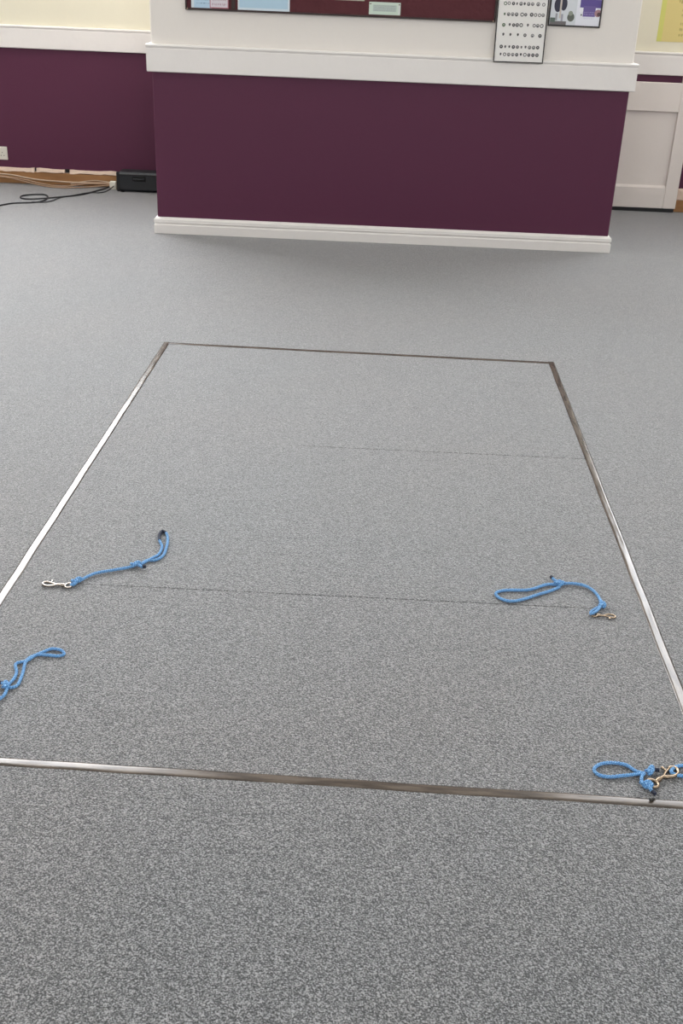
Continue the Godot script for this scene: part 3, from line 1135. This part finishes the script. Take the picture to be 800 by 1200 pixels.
func build_leads() -> void:
	lead("blue rope lead nearest the left tape line, its narrow loop pointing at the pier", {
		"loop": [Vector2(-0.5892, -2.6091), Vector2(-0.5779, -2.6243), Vector2(-0.5557, -2.6289), Vector2(-0.5401, -2.6542), Vector2(-0.5381, -2.6980), Vector2(-0.5433, -2.7537), Vector2(-0.5555, -2.7948), Vector2(-0.5680, -2.8039), Vector2(-0.5721, -2.7801), Vector2(-0.5656, -2.7451), Vector2(-0.5519, -2.7090), Vector2(-0.5533, -2.6625), Vector2(-0.5688, -2.6370), Vector2(-0.5949, -2.5946)],
		"stem": [Vector2(-0.6033, -2.5938), Vector2(-0.6253, -2.5767), Vector2(-0.6660, -2.5557), Vector2(-0.7037, -2.5363), Vector2(-0.7236, -2.5143), Vector2(-0.7356, -2.4955), Vector2(-0.7464, -2.4836)],
		"knots": [Vector2(-0.6056, -2.5913), Vector2(-0.7445, -2.4870)],
		"hook": [Vector2(-0.7603, -2.4671), Vector2(-0.8313, -2.4712)],
		"tag": [Vector2(-0.6033, -2.5938), Vector2(-0.5836, -2.5808), Vector2(-0.5754, -2.5827)],
		"metal": M.nickel, "side": 1.0, "dark_run": [Vector2(-0.5555, -2.7948), Vector2(-0.5680, -2.8039), Vector2(-0.5721, -2.7801), Vector2(-0.5656, -2.7451)],
	}, 0.0043)
	lead("blue rope lead with a long loop, its hook beside the right tape line", {
		"loop": [Vector2(0.5820, -2.5986), Vector2(0.5477, -2.5965), Vector2(0.4926, -2.5625), Vector2(0.4243, -2.5528), Vector2(0.3992, -2.5364), Vector2(0.4036, -2.5131), Vector2(0.4294, -2.4964), Vector2(0.4635, -2.5059), Vector2(0.5177, -2.5409), Vector2(0.5544, -2.5639), Vector2(0.5813, -2.5863)],
		"stem": [Vector2(0.5854, -2.6023), Vector2(0.6059, -2.6065), Vector2(0.6283, -2.6052), Vector2(0.6548, -2.5943), Vector2(0.6728, -2.5684), Vector2(0.6816, -2.5314), Vector2(0.6796, -2.4995)],
		"knots": [Vector2(0.5822, -2.5997), Vector2(0.6818, -2.4965)],
		"hook": [Vector2(0.6525, -2.4465), Vector2(0.7075, -2.4433)],
		"tag": [Vector2(0.5800, -2.6040), Vector2(0.5705, -2.6166), Vector2(0.5641, -2.6319)],
		"metal": M.brass, "side": 1.0,
	}, 0.0044)
	lead("blue rope lead cut off by the left picture edge, folded back on itself", {
		"loop": [Vector2(-0.7816, -2.0018), Vector2(-0.7710, -2.0027), Vector2(-0.7618, -2.0126), Vector2(-0.7613, -2.0382), Vector2(-0.7642, -2.0664), Vector2(-0.7694, -2.0999), Vector2(-0.7669, -2.1228), Vector2(-0.7500, -2.1383), Vector2(-0.7274, -2.1392), Vector2(-0.6984, -2.1377), Vector2(-0.6879, -2.1467), Vector2(-0.6991, -2.1619), Vector2(-0.7234, -2.1665), Vector2(-0.7397, -2.1523), Vector2(-0.7550, -2.1358), Vector2(-0.7680, -2.1123), Vector2(-0.7903, -2.0971), Vector2(-0.7792, -2.0652), Vector2(-0.7768, -2.0393), Vector2(-0.7837, -2.0085)],
		"stem": [Vector2(-0.7823, -2.0041), Vector2(-0.7795, -1.9906), Vector2(-0.7786, -1.9704), Vector2(-0.7836, -1.9567), Vector2(-0.7980, -1.9271), Vector2(-0.8145, -1.9128)],
		"knots": [Vector2(-0.7853, -2.0047), Vector2(-0.8145, -1.9128)],
		"hook": [Vector2(-0.8243, -1.8992), Vector2(-0.8712, -1.8870)],
		"tag": [Vector2(-0.7850, -2.0038), Vector2(-0.7958, -2.0121), Vector2(-0.8052, -2.0160)],
		"metal": M.nickel,
	}, 0.0040)
	lead("blue rope lead by the near tape strip, two knots and hook laid across", {
		"loop": [Vector2(0.6454, -1.8106), Vector2(0.6301, -1.8157), Vector2(0.6244, -1.8206), Vector2(0.6122, -1.8347), Vector2(0.5914, -1.8407), Vector2(0.5632, -1.8377), Vector2(0.5452, -1.8267), Vector2(0.5383, -1.8129), Vector2(0.5451, -1.7990), Vector2(0.5659, -1.7940), Vector2(0.5941, -1.7994), Vector2(0.6226, -1.8060), Vector2(0.6456, -1.8115)],
		"stem": [Vector2(0.6454, -1.8106), Vector2(0.6379, -1.8011), Vector2(0.6324, -1.7812), Vector2(0.6359, -1.7675), Vector2(0.6422, -1.7660)],
		"knots": [Vector2(0.6577, -1.8165), Vector2(0.6422, -1.7719)],
		"hook": [Vector2(0.6553, -1.7797), Vector2(0.7185, -1.8306)],
		"tag": [Vector2(0.6422, -1.7660), Vector2(0.6463, -1.7544), Vector2(0.6514, -1.7439)],
		"tag2": [Vector2(0.6577, -1.8165), Vector2(0.6680, -1.8197), Vector2(0.6761, -1.8195)],
		"metal": M.brass, "side": -1.0,
	}, 0.0040)
	lead("loop of blue rope leaving the picture at the right edge, touching the other lead's hook", {
		"loop": [Vector2(0.7587, -1.8266), Vector2(0.7444, -1.8139), Vector2(0.7268, -1.8089), Vector2(0.7124, -1.8116), Vector2(0.7038, -1.8208), Vector2(0.7189, -1.8377), Vector2(0.7355, -1.8432), Vector2(0.7510, -1.8393), Vector2(0.7594, -1.8295)],
		"stem": [Vector2(0.7605, -1.8284), Vector2(0.7745, -1.8245), Vector2(0.7934, -1.8135), Vector2(0.8097, -1.7944)],
		"knots": [Vector2(0.7605, -1.8284), Vector2(0.8097, -1.7944)],
		"hook": [Vector2(0.8178, -1.7850), Vector2(0.8540, -1.7541)],
		"tag": [Vector2(0.7605, -1.8284), Vector2(0.7695, -1.8365), Vector2(0.7763, -1.8412)],
		"metal": M.nickel,
	}, 0.0040)
